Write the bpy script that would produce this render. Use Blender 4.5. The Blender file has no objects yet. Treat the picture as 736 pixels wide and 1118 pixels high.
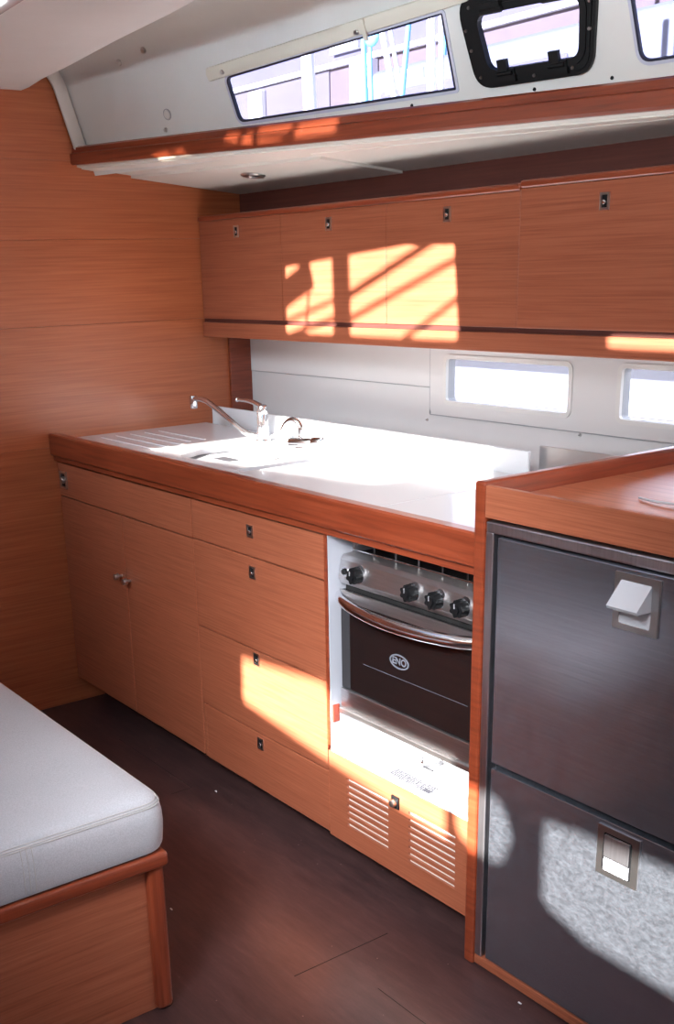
import bpy, bmesh, math, random
from mathutils import Vector, Matrix
random.seed(7)
S = bpy.context.scene
COL = S.collection

# ------------------------------------------------------------------ camera
FPX, CX, CY = 1208.3, 325.67, 705.81
RIGHT = Vector((0.587915, 0.808469, -0.027083))
DOWN = Vector((0.244510, -0.209522, -0.946739))
FWD = Vector((-0.771084, 0.549981, -0.320860))
cam_data = bpy.data.cameras.new('camera')
cam = bpy.data.objects.new('camera', cam_data)
COL.objects.link(cam)
mw = Matrix.Identity(4)
for i in range(3):
    mw[i][0] = RIGHT[i]; mw[i][1] = -DOWN[i]; mw[i][2] = -FWD[i]
mw.translation = Vector((3.312, -1.44, 1.368))
cam.matrix_world = mw
cam_data.sensor_fit = 'VERTICAL'; cam_data.sensor_height = 36.0; cam_data.sensor_width = 36.0
cam_data.lens = FPX / 1118 * 36
cam_data.shift_x = (368 - CX) / 1118
cam_data.shift_y = (CY - 559) / 1118
cam_data.clip_start = 0.02
S.camera = cam

# ------------------------------------------------------------------ world, sun, daylight and fill lamps
SLOPE = 0.38
world = bpy.data.worlds.new('world'); S.world = world; world.use_nodes = True
wn = world.node_tree.nodes; wl = world.node_tree.links
bg = wn['Background']
sky = wn.new('ShaderNodeTexSky'); sky.sky_type = 'NISHITA'; sky.sun_disc = False
sky.sun_elevation = math.radians(24); sky.sun_rotation = math.radians(180)
wl.new(sky.outputs[0], bg.inputs['Color']); bg.inputs['Strength'].default_value = 0.24

def lamp(name, kind, energy, color, loc, direction, **kw):
    d = bpy.data.lights.new(name, kind); d.energy = energy; d.color = color
    for k, v in kw.items(): setattr(d, k, v)
    o = bpy.data.objects.new(name, d); COL.objects.link(o)
    o.location = loc
    o.rotation_euler = Vector(direction).to_track_quat('-Z', 'Y').to_euler()
    return o
lamp('sun', 'SUN', 35.0, (1.0, 0.965, 0.90), (1, -8, 6), (0, 1, -SLOPE), angle=math.radians(0.55))
# fill lamps added at the companionway, under the ceiling and before the opposite wall
lamp('companionway_fill', 'AREA', 1.0, (0.90, 0.95, 1.0), (4.55, -1.75, 1.45), (-1, 0.35, -0.15), shape='RECTANGLE', size=1.0, size_y=1.1)
lamp('drawer_fill', 'AREA', 9.5, (0.92, 0.95, 1.0), (2.5, -1.7, 1.90), (-1.0, 1.7, -1.36), shape='RECTANGLE', size=0.5, size_y=0.5, spread=math.radians(42))  # added fill aimed at the drawer fronts, no hatch here
lamp('worktop_fill', 'AREA', 2.0, (0.78, 0.90, 1.0), (1.0, -1.15, 1.93), (-0.55, 1.55, -0.95), shape='RECTANGLE', size=0.5, size_y=0.5, spread=math.radians(46))  # added fill for the left worktop and bulkhead
lamp('side_fill', 'AREA', 10, (0.80, 0.92, 1.0), (2.2, -3.38, 1.45), (-0.30, 1, 0.19), shape='RECTANGLE', size=1.6, size_y=0.2, spread=math.radians(42))  # added fill, kept narrow to lift the coachroof side and wall cabinets
lamp('hull_window_daylight', 'AREA', 3, (0.88, 0.95, 1.0), (1.6, 1.15, 1.36), (-0.45, -1, -0.62), shape='RECTANGLE', size=1.4, size_y=0.3, spread=math.radians(100))
# spot added for the bright patches on the trim, shaped by slots opposite
lamp('trim_patch_spot', 'SPOT', 6500, (1.0, 0.86, 0.66), (0.62, -6.0, 1.275), (0, 1, 0.0664), spot_size=math.radians(8.5), spot_blend=0.1, shadow_soft_size=0.008)

S.view_settings.view_transform = 'Standard'
S.view_settings.look = 'None'
S.view_settings.gamma = 1.0
S.view_settings.use_curve_mapping = False
S.view_settings.exposure = 0.13

# ------------------------------------------------------------------ materials
def srgb(r, g, b):
    f = lambda c: (c/255/12.92) if c/255 <= 0.04045 else ((c/255+0.055)/1.055)**2.4
    return (f(r), f(g), f(b), 1)

def new_mat(name):
    m = bpy.data.materials.new(name); m.use_nodes = True
    return m, m.node_tree.nodes, m.node_tree.links, m.node_tree.nodes['Principled BSDF']

def coords(n, l, scale):
    tc = n.new('ShaderNodeTexCoord'); mp = n.new('ShaderNodeMapping')
    mp.inputs['Scale'].default_value = scale
    l.new(tc.outputs['Object'], mp.inputs[0])
    return mp.outputs[0]

def noise(n, l, vec, scale, detail=4, rough=0.6):
    t = n.new('ShaderNodeTexNoise'); t.inputs['Scale'].default_value = scale
    t.inputs['Detail'].default_value = detail; t.inputs['Roughness'].default_value = rough
    l.new(vec, t.inputs['Vector'])
    return t.outputs['Fac']

def ramp(n, l, fac, stops):
    r = n.new('ShaderNodeValToRGB')
    e = r.color_ramp.elements
    while len(e) < len(stops): e.new(0.5)
    for i, (p, c) in enumerate(stops):
        e[i].position = p; e[i].color = c
    l.new(fac, r.inputs[0])
    return r.outputs[0]

def mixc(n, l, a, b, fac, mode='MIX'):
    m = n.new('ShaderNodeMix'); m.data_type = 'RGBA'; m.blend_type = mode
    if isinstance(fac, float): m.inputs[0].default_value = fac
    else: l.new(fac, m.inputs[0])
    for s, v in ((6, a), (7, b)):
        if isinstance(v, tuple): m.inputs[s].default_value = v
        else: l.new(v, m.inputs[s])
    return m.outputs[2]

def wood(name, dark, mid, light, scale=(2.0, 2.0, 75.0), rough=0.36, coat=0.15, broad=0.25):
    m, n, l, p = new_mat(name)
    v = coords(n, l, scale)
    f1 = noise(n, l, v, 1.6, 6, 0.62)
    c = ramp(n, l, f1, [(0.30, dark), (0.5, mid), (0.72, light)])
    v2 = coords(n, l, tuple(s*0.16 for s in scale))
    f2 = noise(n, l, v2, 1.3, 3)
    b = ramp(n, l, f2, [(0.3, (0.72, 0.70, 0.68, 1)), (0.7, (1.08, 1.06, 1.04, 1))])
    c2 = mixc(n, l, c, b, broad*2, 'MULTIPLY')
    l.new(c2, p.inputs['Base Color'])
    p.inputs['Roughness'].default_value = rough
    p.inputs['Coat Weight'].default_value = coat
    p.inputs['Coat Roughness'].default_value = 0.2
    bp = n.new('ShaderNodeBump'); bp.inputs['Strength'].default_value = 0.04; bp.inputs['Distance'].default_value = 0.002
    l.new(f1, bp.inputs['Height']); l.new(bp.outputs[0], p.inputs['Normal'])
    return m

def plain(name, col, rough=0.5, metal=0.0, var=0.0, vscale=12, coat=0.0, spec=0.5):
    m, n, l, p = new_mat(name)
    if var:
        f = noise(n, l, coords(n, l, (1, 1, 1)), vscale, 4)
        lo = tuple(c*(1-var) for c in col[:3]) + (1,); hi = tuple(min(1, c*(1+var)) for c in col[:3]) + (1,)
        l.new(ramp(n, l, f, [(0.3, lo), (0.7, hi)]), p.inputs['Base Color'])
    else:
        p.inputs['Base Color'].default_value = col
    p.inputs['Roughness'].default_value = rough
    p.inputs['Metallic'].default_value = metal
    p.inputs['Coat Weight'].default_value = coat
    p.inputs['Specular IOR Level'].default_value = spec
    return m

def brushed(name, col, rough, scale, var=0.12, specks=False):
    m, n, l, p = new_mat(name)
    f = noise(n, l, coords(n, l, scale), 3.0, 5, 0.7)
    lo = tuple(c*(1-var) for c in col[:3]) + (1,); hi = tuple(min(1, c*(1+var)) for c in col[:3]) + (1,)
    l.new(ramp(n, l, f, [(0.3, lo), (0.7, hi)]), p.inputs['Base Color'])
    p.inputs['Metallic'].default_value = 1.0
    f2 = noise(n, l, coords(n, l, (1, 1, 1)), 6.0, 6, 0.7)
    mr = n.new('ShaderNodeMapRange')
    mr.inputs[3].default_value = rough*0.8; mr.inputs[4].default_value = rough*1.25
    l.new(f2, mr.inputs[0]); l.new(mr.outputs[0], p.inputs['Roughness'])
    if specks:
        vo = n.new('ShaderNodeTexVoronoi'); vo.inputs['Scale'].default_value = 160
        l.new(coords(n, l, (1, 1, 1)), vo.inputs['Vector'])
        bp = n.new('ShaderNodeBump'); bp.inputs['Strength'].default_value = 0.25; bp.inputs['Distance'].default_value = 0.001
        gt = n.new('ShaderNodeMath'); gt.operation = 'LESS_THAN'; gt.inputs[1].default_value = 0.12
        l.new(vo.outputs['Distance'], gt.inputs[0])
        l.new(gt.outputs[0], bp.inputs['Height']); l.new(bp.outputs[0], p.inputs['Normal'])
        # dried-on water marks: a thin diffuse film over the metal
        rg = ramp(n, l, noise(n, l, coords(n, l, (1, 1, 1.6)), 70, 8, 0.85), [(0.40, (0.035,)*3+(1,)), (0.80, (0.12,)*3+(1,))])
        df = n.new('ShaderNodeBsdfDiffuse'); df.inputs['Color'].default_value = (0.64, 0.71, 0.84, 1)
        mx = n.new('ShaderNodeMixShader'); out = n['Material Output']
        l.new(rg, mx.inputs[0]); l.new(p.outputs[0], mx.inputs[1]); l.new(df.outputs[0], mx.inputs[2])
        l.new(mx.outputs[0], out.inputs['Surface'])
    return m

M = {}
M['veneer'] = wood('teak_veneer', srgb(140, 76, 51), srgb(161, 92, 65), srgb(176, 106, 77), scale=(3.0, 3.0, 150.0), broad=0.12)
M['bulkhead'] = wood('bulkhead_veneer', srgb(164, 88, 54), srgb(180, 101, 63), srgb(192, 112, 73), scale=(2.0, 2.0, 95.0), rough=0.38, coat=0.25, broad=0.2)
M['upper'] = wood('upper_cabinet_veneer', srgb(138, 74, 52), srgb(154, 87, 62), srgb(166, 98, 72), scale=(2.4, 2.4, 150.0), broad=0.15)
M['trim'] = wood('varnished_mahogany', srgb(110, 46, 27), srgb(134, 60, 36), srgb(150, 72, 45), scale=(2.4, 2.4, 60.0), rough=0.28, coat=0.35, broad=0.25)
M['top_wood'] = wood('fridge_top_veneer', srgb(160, 90, 62), srgb(182, 108, 76), srgb(200, 128, 94), scale=(3.0, 60.0, 60.0), rough=0.3, coat=0.3, broad=0.2)
M['shaded_wood'] = wood('shaded_back_veneer', srgb(76, 36, 32), srgb(86, 43, 37), srgb(98, 52, 44), scale=(2, 2, 60), rough=0.5, broad=0.15)  # veneer with the shade of recess and gaps put into its colour
M['white_gloss'] = plain('white_worktop_laminate', srgb(218, 220, 224), 0.22, coat=0.3)
M['white_liner'] = plain('white_hull_lining', srgb(222, 220, 220), 0.42, var=0.02, vscale=3)
M['white_matt'] = plain('white_headlining', srgb(226, 227, 226), 0.6, var=0.03, vscale=4)
M['cream'] = plain('cream_roller_blind', srgb(224, 220, 208), 0.6)
M['grey_liner'] = plain('grey_white_liner', srgb(186, 188, 196), 0.4)
M['badge'] = plain('badge_silver', srgb(120, 122, 132), 0.4)
M['soffit'] = plain('cream_soffit', srgb(232, 229, 222), 0.55)
M['steel'] = brushed('brushed_fridge_steel', (0.38, 0.36, 0.39, 1), 0.19, (2, 2, 120), specks=True)
M['steel_frame'] = brushed('satin_steel_frame', (0.62, 0.61, 0.65, 1), 0.34, (60, 60, 2))
M['steel_oven'] = brushed('oven_steel', (0.66, 0.64, 0.64, 1), 0.34, (3, 3, 60))
M['chrome'] = plain('chrome', (0.90, 0.90, 0.92, 1), 0.16, 1.0)
M['tap'] = plain('tap_chrome', (0.70, 0.70, 0.73, 1), 0.12, 0.95)
M['tap_shaded'] = plain('shaded_tap_chrome', (0.52, 0.50, 0.51, 1), 0.14, 1.0)  # chrome darkened in colour for the grey shading on the short tap
M['satin'] = plain('satin_steel_fitting', (0.6, 0.59, 0.58, 1), 0.28, 1.0)
M['black'] = plain('black_plastic', (0.008, 0.008, 0.009, 1), 0.45, spec=0.25)
M['black_gap'] = plain('black_rubber_seal', (0.01, 0.01, 0.01, 1), 0.7)
M['glass_black'] = plain('dark_oven_glass', (0.012, 0.009, 0.009, 1), 0.06, coat=0.6)
M['cavity'] = plain('oven_cavity', (0.03, 0.028, 0.028, 1), 0.7)
M['grey_plastic'] = plain('light_grey_plastic', srgb(188, 190, 196), 0.35)
M['print_grey'] = plain('printed_grey', srgb(170, 170, 175), 0.5)
M['print_dark'] = plain('printed_dark', srgb(70, 70, 78), 0.6)
M['sticker'] = plain('white_sticker', srgb(236, 236, 238), 0.5)
M['rubber_dark'] = plain('dark_window_gasket', srgb(38, 38, 60), 0.4)
M['lilac_frame'] = plain('pale_acrylic_window_edge', srgb(205, 208, 226), 0.25)
M['piping'] = plain('stitching', srgb(186, 182, 178), 0.9)

def fabric():
    m, n, l, p = new_mat('off_white_upholstery')
    f = noise(n, l, coords(n, l, (1, 1, 1)), 420, 2)
    f2 = noise(n, l, coords(n, l, (1, 1, 1)), 5, 3)
    c = ramp(n, l, f, [(0.3, srgb(168, 168, 172)), (0.7, srgb(188, 188, 193))])
    b = ramp(n, l, f2, [(0.3, (0.93, 0.93, 0.93, 1)), (0.7, (1, 1, 1, 1))])
    l.new(mixc(n, l, c, b, 1.0, 'MULTIPLY'), p.inputs['Base Color'])
    p.inputs['Roughness'].default_value = 0.85; p.inputs['Sheen Weight'].default_value = 0.15
    bp = n.new('ShaderNodeBump'); bp.inputs['Strength'].default_value = 0.15; bp.inputs['Distance'].default_value = 0.001
    l.new(f, bp.inputs['Height']); l.new(bp.outputs[0], p.inputs['Normal'])
    return m
M['fabric'] = fabric()

def floor_mat():
    m, n, l, p = new_mat('dark_brown_sole')
    f = noise(n, l, coords(n, l, (1, 6, 1)), 9, 8, 0.7)
    c = ramp(n, l, f, [(0.3, srgb(60, 42, 42)), (0.55, srgb(76, 53, 52)), (0.8, srgb(92, 65, 63))])
    f2 = noise(n, l, coords(n, l, (1, 1, 1)), 3.2, 7, 0.7)
    sc = ramp(n, l, f2, [(0.56, (0, 0, 0, 1)), (0.80, (0.25, 0.25, 0.25, 1))])
    c = mixc(n, l, c, srgb(128, 92, 84), sc)
    vo = n.new('ShaderNodeTexVoronoi'); vo.inputs['Scale'].default_value = 26
    l.new(coords(n, l, (1, 1, 1)), vo.inputs['Vector'])
    sp = n.new('ShaderNodeMath'); sp.operation = 'LESS_THAN'; sp.inputs[1].default_value = 0.045
    l.new(vo.outputs['Distance'], sp.inputs[0])
    c = mixc(n, l, c, srgb(120, 100, 96), sp.outputs[0])
    l.new(c, p.inputs['Base Color'])
    rr = n.new('ShaderNodeMapRange'); rr.inputs[3].default_value = 0.22; rr.inputs[4].default_value = 0.40
    l.new(f2, rr.inputs[0]); l.new(rr.outputs[0], p.inputs['Roughness'])
    bp = n.new('ShaderNodeBump'); bp.inputs['Strength'].default_value = 0.12; bp.inputs['Distance'].default_value = 0.002
    l.new(f, bp.inputs['Height']); l.new(bp.outputs[0], p.inputs['Normal'])
    return m
M['floor'] = floor_mat()

def glass_mat(name, tint, rough=0.0):
    m, n, l, p = new_mat(name)
    tr = n.new('ShaderNodeBsdfTransparent'); tr.inputs[0].default_value = tint
    gl = n.new('ShaderNodeBsdfGlossy'); gl.inputs['Roughness'].default_value = 0.03 + rough
    mx = n.new("ShaderNodeMixShader")
    mx.inputs[0].default_value = 0.05; l.new(tr.outputs[0], mx.inputs[1]); l.new(gl.outputs[0], mx.inputs[2])
    l.new(mx.outputs[0], n['Material Output'].inputs['Surface'])
    return m
M['pane'] = glass_mat('blue_tinted_acrylic', (0.72, 0.73, 0.84, 1))
M['pane_clear'] = glass_mat('clear_acrylic', (0.97, 0.97, 1.0, 1))
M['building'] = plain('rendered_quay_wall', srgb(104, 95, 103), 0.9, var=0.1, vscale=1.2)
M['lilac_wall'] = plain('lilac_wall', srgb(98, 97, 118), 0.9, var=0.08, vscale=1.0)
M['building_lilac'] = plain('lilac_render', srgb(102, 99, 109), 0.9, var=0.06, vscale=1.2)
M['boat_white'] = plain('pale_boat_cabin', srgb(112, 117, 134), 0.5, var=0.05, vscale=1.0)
M['white_paint'] = plain('white_boat_paint', srgb(235, 238, 245), 0.3)
M['blue'] = plain('light_blue_rope', srgb(120, 190, 235), 0.6)
M['quay'] = plain('pale_concrete', srgb(225, 222, 215), 0.9, var=0.06, vscale=2)
M['trim_v'] = wood('vertical_mahogany', srgb(110, 46, 27), srgb(134, 60, 36), srgb(150, 72, 45), scale=(60.0, 60.0, 2.4), rough=0.3, coat=0.3, broad=0.2)
M['red_block'] = plain('red_brown_block', srgb(160, 60, 36), 0.5)
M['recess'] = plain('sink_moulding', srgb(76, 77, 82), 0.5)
M['sink_floor'] = plain('sink_floor', srgb(214, 214, 218), 0.25)
M['white_plug'] = plain('white_cap', srgb(226, 224, 222), 0.45)

# ------------------------------------------------------------------ mesh builder
class MB:
    def __init__(s): s.b = bmesh.new()
    def box(s, x0, x1, y0, y1, z0, z1, bev=0.0, seg=2):
        t = bmesh.new(); bmesh.ops.create_cube(t, size=1)
        for v in t.verts:
            v.co = Vector((x0+(v.co.x+.5)*(x1-x0), y0+(v.co.y+.5)*(y1-y0), z0+(v.co.z+.5)*(z1-z0)))
        if bev: bmesh.ops.bevel(t, geom=list(t.edges), offset=bev, segments=seg, affect='EDGES', profile=0.5)
        s.add(t); return s
    def add(s, t, mat=None):
        if mat is not None: bmesh.ops.transform(t, matrix=mat, verts=t.verts)
        m = bpy.data.meshes.new('t'); t.to_mesh(m); s.b.from_mesh(m); bpy.data.meshes.remove(m); t.free(); return s
    def cyl(s, p0, p1, r0, r1=None, seg=20, bev=0.0):
        p0 = Vector(p0); p1 = Vector(p1); d = p1-p0
        t = bmesh.new()
        bmesh.ops.create_cone(t, cap_ends=True, segments=seg, radius1=r0, radius2=r0 if r1 is None else r1, depth=d.length)
        if bev:
            ed = [e for e in t.edges if all(abs(abs(v.co.z)-d.length/2) < 1e-6 for v in e.verts) and abs(e.verts[0].co.z-e.verts[1].co.z) < 1e-6]
            bmesh.ops.bevel(t, geom=ed, offset=bev, segments=2, affect='EDGES', profile=0.5)
        q = Vector((0, 0, 1)).rotation_difference(d.normalized()).to_matrix().to_4x4()
        s.add(t, Matrix.Translation((p0+p1)/2) @ q); return s
    def ball(s, c, r, sc=(1, 1, 1), seg=16):
        t = bmesh.new(); bmesh.ops.create_uvsphere(t, u_segments=seg, v_segments=seg//2+2, radius=r)
        s.add(t, Matrix.Translation(Vector(c)) @ Matrix.Diagonal((*sc, 1))); return s
    def tube(s, pts, r, seg=14, smooth=0, sx=1.0, sz=1.0):
        pts = [Vector(p) for p in pts]
        for _ in range(smooth):
            q = [pts[0]]
            for a, b in zip(pts, pts[1:]): q += [a*.75+b*.25, a*.25+b*.75]
            q.append(pts[-1]); pts = q
        n = len(pts); rad = r if isinstance(r, (list, tuple)) else [r]*n
        if len(rad) != n: rad = [rad[0]+(rad[-1]-rad[0])*i/(n-1) for i in range(n)]
        rings = []; up = Vector((0, 0, 1))
        for i, p in enumerate(pts):
            d = (pts[min(i+1, n-1)]-pts[max(i-1, 0)]).normalized()
            a = d.cross(up)
            if a.length < 0.1: a = d.cross(Vector((0, 1, 0)))
            a.normalize(); c = a.cross(d).normalized()
            rings.append([s.b.verts.new(p+(a*math.cos(t)*sx+c*math.sin(t)*sz)*rad[i]) for t in [2*math.pi*k/seg for k in range(seg)]])
        for A, B in zip(rings, rings[1:]):
            for k in range(seg): s.b.faces.new((A[k], A[(k+1) % seg], B[(k+1) % seg], B[k]))
        s.b.faces.new(rings[0][::-1]); s.b.faces.new(rings[-1]); return s
    def plate(s, outer, holes, fn, w0, w1):
        """sheet with holes: outer/holes are 2-D loops, fn(u,v,w) -> 3-D"""
        t = bmesh.new(); loops = [outer]+list(holes); edges = []; lv = []
        for L in loops:
            vs = [t.verts.new((u, v, 0)) for u, v in L]; lv.append(vs)
            for i in range(len(vs)): edges.append(t.edges.new((vs[i], vs[(i+1) % len(vs)])))
        bmesh.ops.triangle_fill(t, use_beauty=True, use_dissolve=False, edges=edges)
        tris = [[(v.co.x, v.co.y) for v in f.verts] for f in t.faces]; t.free()
        def inside(p, L):
            c = False
            for i in range(len(L)):
                (xa, ya), (xb, yb) = L[i-1], L[i]
                if (ya > p[1]) != (yb > p[1]) and p[0] < (xb-xa)*(p[1]-ya)/(yb-ya)+xa: c = not c
            return c
        cen = lambda q: (sum(a for a, b in q)/3, sum(b for a, b in q)/3)
        tris = [q for q in tris if inside(cen(q), outer) and not any(inside(cen(q), H) for H in holes)]
        for tr in tris:
            s.b.faces.new([s.b.verts.new(fn(u, v, w1)) for u, v in tr])
            s.b.faces.new([s.b.verts.new(fn(u, v, w0)) for u, v in tr][::-1])
        for L in loops:
            for i in range(len(L)):
                a = L[i]; b = L[(i+1) % len(L)]
                s.b.faces.new([s.b.verts.new(fn(*q)) for q in ((*a, w0), (*b, w0), (*b, w1), (*a, w1))])
        bmesh.ops.remove_doubles(s.b, verts=s.b.verts, dist=1e-5)
        return s
    def sweep(s, prof, path, closed_prof=True, closed_path=False):
        """prof(i)-> list of 3-D points per path station; path = number of stations"""
        rings = [[s.b.verts.new(p) for p in prof(i)] for i in range(path)]
        m = len(rings[0])
        rng = range(path) if closed_path else range(path-1)
        for i in rng:
            A = rings[i]; B = rings[(i+1) % path]
            for k in range(m if closed_prof else m-1):
                s.b.faces.new((A[k], A[(k+1) % m], B[(k+1) % m], B[k]))
        if closed_prof and not closed_path:
            s.b.faces.new(rings[0][::-1]); s.b.faces.new(rings[-1])
        return s
    def build(s, name, mat, parent=None, loc=None, smooth=False):
        bmesh.ops.recalc_face_normals(s.b, faces=s.b.faces)
        if loc is None:
            if parent is not None: loc = WLOC[parent.name]
            else:
                cs = [v.co for v in s.b.verts]
                loc = Vector(((min(c.x for c in cs)+max(c.x for c in cs))/2, (min(c.y for c in cs)+max(c.y for c in cs))/2, min(c.z for c in cs)))
        loc = Vector(loc)
        for v in s.b.verts: v.co -= loc
        me = bpy.data.meshes.new(name); s.b.to_mesh(me); s.b.free()
        me.materials.append(M[mat])
        o = bpy.data.objects.new(name, me); COL.objects.link(o)
        if parent is not None:
            o.parent = parent; o.location = loc - WLOC[parent.name]
        else: o.location = loc
        WLOC[o.name] = loc
        if smooth:
            for p in me.polygons: p.use_smooth = True
            try: me.set_sharp_from_angle(angle=math.radians(40))
            except Exception: pass
        return o
WLOC = {}
def tag(o, label, cat, group=None):
    o['label'] = label; o['category'] = cat
    if group: o['group'] = group
    return o
def thing(name, label, cat, loc, group=None):
    o = bpy.data.objects.new(name, None); COL.objects.link(o); o.location = loc; o.empty_display_size = 0.05
    WLOC[o.name] = Vector(loc); return tag(o, label, cat, group)
def struct(o): o['kind'] = 'structure'; return o
def lab(o, t): o['label'] = t; return o

def roundpoly(pts, r, n=6):
    out = []; N = len(pts)
    for i in range(N):
        p = Vector(pts[i]); a = (Vector(pts[i-1])-p); b = (Vector(pts[(i+1) % N])-p)
        rr = r[i] if isinstance(r, (list, tuple)) else r
        if rr <= 0: out.append(tuple(p)); continue
        ang = a.angle(b); d = min(rr/math.tan(ang/2), a.length*.48, b.length*.48)
        A = p+a.normalized()*d; B = p+b.normalized()*d
        for k in range(n+1):
            t = k/n; q = A*(1-t)**2+p*2*t*(1-t)+B*t*t; out.append((q.x, q.y))
    return out
def rect(x0, x1, y0, y1): return [(x0, y0), (x1, y0), (x1, y1), (x0, y1)]
def inset(loop, d):
    """shrink (d>0) or grow a convex loop about its edges"""
    N = len(loop); ar = sum(loop[i][0]*loop[(i+1) % N][1]-loop[(i+1) % N][0]*loop[i][1] for i in range(N))
    sg = 1 if ar > 0 else -1; out = []
    for i in range(N):
        p = Vector(loop[i]); a = (p-Vector(loop[i-1])).normalized(); b = (Vector(loop[(i+1) % N])-p).normalized()
        na = Vector((-a.y, a.x))*sg; nb = Vector((-b.y, b.x))*sg; m = (na+nb)
        m = m/max(m.length, 1e-6); k = d/max(0.4, m.dot(na)); out.append(tuple(p+m*k))
    return out
XY = lambda u, v, w: (u, v, w)
XZ = lambda u, v, w: (u, w, v)
YZ = lambda u, v, w: (w, u, v)

# ================================================================== SETTING
# ---- floor with fine joints
o = struct(MB().box(-0.05, 4.7, -3.5, 0.8, -0.05, 0.0).build('floor', 'floor'))
mb = MB()
mb.box(1.7222, 1.7238, -0.34, -0.09, 0.0, 0.0005)
mb.box(0.39, 0.83, -0.0528, -0.0515, 0.0, 0.0005)
mb.box(0.829, 0.8302, -0.118, -0.052, 0.0, 0.0005)
mb.box(1.86, 2.60, -0.2322, -0.2308, 0.0, 0.0005)
struct(mb.build('trim_1', 'black_gap'))

# ---- left bulkhead (X = 0): veneer boards with hairline joints
mb = MB()
for z0, z1 in ((0.0, 0.8615), (0.862, 1.228), (1.2287, 1.478), (1.4787, 1.70)):
    mb.box(-0.03, 0.0, -3.45, 0.80, z0, z1, 0.0004, 1)
mb.box(-0.05, -0.02, -3.45, 0.80, 0, 1.70)
mb.box(-0.05, 0.0, -3.45, 0.19, 1.7004, 2.06)
struct(mb.build('wall_left', 'bulkhead'))
# vertical cover strip at the outboard end of the bulkhead
struct(MB().box(0.0, 0.012, 0.662, 0.75, 0.90, 1.175, 0.002).build('trim_2', 'trim'))

# ---- hull lining behind the worktop with two windows
hw = [roundpoly(rect(0.99, 1.44, 1.008, 1.134), 0.018), roundpoly(rect(1.588, 2.05, 1.008, 1.138), 0.018)]
mb = MB().plate(rect(0.0, 3.2, 0.80, 1.62), hw, XZ, 0.75, 0.775)
struct(mb.build('wall_back', 'white_liner'))
# raised rounded window panel over it
pan = roundpoly([(0.928, 0.972), (3.1, 0.972), (3.1, 1.20), (0.928, 1.20)], 0.02)
mb = MB().plate(pan, [inset(h, -0.001) for h in hw], XZ, 0.746, 0.7505)
struct(mb.build('trim_3', 'white_liner'))
mb = MB().box(0.0, 0.926, 0.7475, 0.7505, 1.047, 1.20, 0.001, 1)
struct(mb.build('trim_4', 'white_liner'))
mb = MB().box(0.9262, 0.9278, 0.7460, 0.7505, 0.972, 1.20).box(0.928, 3.1, 0.7460, 0.7505, 0.9695, 0.9712).box(0.0, 0.926, 0.7470, 0.7500, 1.0450, 1.0462)
struct(mb.build('trim_8', 'print_grey'))
for i, h in enumerate(hw):
    wn_ = thing('window_%d' % (4+i), '', '', (h[0][0], 0.76, 1.0)); del wn_['label']; del wn_['category']; struct(wn_)
    f = MB().plate(inset(h, -0.006), [inset(h, 0.006)], XZ, 0.7425, 0.752).build('window_frame', 'white_plug', wn_)
    MB().plate(inset(h, 0.002), [], XZ, 0.760, 0.764).build('pane', 'pane_clear', wn_)
    MB().plate(inset(h, -0.001), [inset(h, 0.004)], XZ, 0.752, 0.78).build('gasket', 'print_grey', wn_)
for x, z in ((0.915, 0.954), (1.475, 0.964), (2.05, 0.97)):
    s_ = thing('panel_screw', 'small dark screw in the white hull panel below ' + ('the upright panel joint' if x < 1 else 'the left hull window' if x < 2 else 'the right hull window'), 'screw', (x, 0.75, z))
    MB().cyl((x, 0.751, z), (x, 0.7445, z), 0.0045, 0.003, 12).build('head', 'satin', s_)
    MB().box(x-.002, x+.002, 0.7435, 0.745, z-.0006, z+.0006).build('slot', 'black', s_)

# ---- recess wall above the upper cabinets
struct(MB().box(0.0, 3.2, 0.735, 0.752, 1.40, 1.66).build('wall_recess', 'shaded_wood'))

# ---- coachroof side: leaning panel following the deck edge
TX = 0.212; NL = math.hypot(1, TX)
def side(u, z, w=0.0):
    """u = X along the deck edge, z = height, w = offset into the cabin"""
    k = 0.31
    if z <= 1.90: y = 0.19+TX*u-k*(z-1.735); kk = k
    else:
        d = z-1.90; y = 0.19+TX*u-k*0.165-k*d-5.0*d*d; kk = k+10.0*d
    n = Vector((TX, -1, -kk)).normalized()
    p = Vector((u, y, z))+n*w
    return p
W1 = roundpoly([(0.643, 1.742), (1.312, 1.742), (1.312, 1.891), (0.637, 1.849)], [0.022, 0.004, 0.004, 0.018])
W2o = roundpoly([(1.370, 1.737), (1.640, 1.737), (1.680, 1.915), (1.352, 1.915)], [0.045, 0.045, 0.05, 0.05], 8)
W2i = roundpoly([(1.408, 1.768), (1.620, 1.768), (1.641, 1.876), (1.396, 1.876)], [0.026]*4, 8)
W3 = roundpoly([(1.738, 1.740), (2.40, 1.740), (2.40, 1.897), (1.730, 1.897)], [0.025, 0.02, 0.02, 0.02])
def fine(loop):
    return loop
mb = MB()
mb.plate([(0.0, 1.66), (2.9, 1.66), (2.9, 1.90), (0.0, 1.90)], [W1, inset(W2i, -0.008), W3], lambda u, v, w: side(u, v, w), -0.012, 0.0)
N = 10
def upper_profile(i):
    u = 2.9*i/12
    pts = [side(u, 1.90+0.10*k/N) for k in range(N+1)]
    last = pts[-1]
    pts.append(Vector((u, last.y-0.16, 2.028))); pts.append(Vector((u, last.y-1.30, 2.03)))
    return pts
mb.sweep(upper_profile, 13, closed_prof=False)
o = struct(mb.build('wall_side', 'white_matt'))
for p in o.data.polygons: p.use_smooth = True
try: o.data.set_sharp_from_angle(angle=math.radians(35))
except Exception: pass

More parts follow.
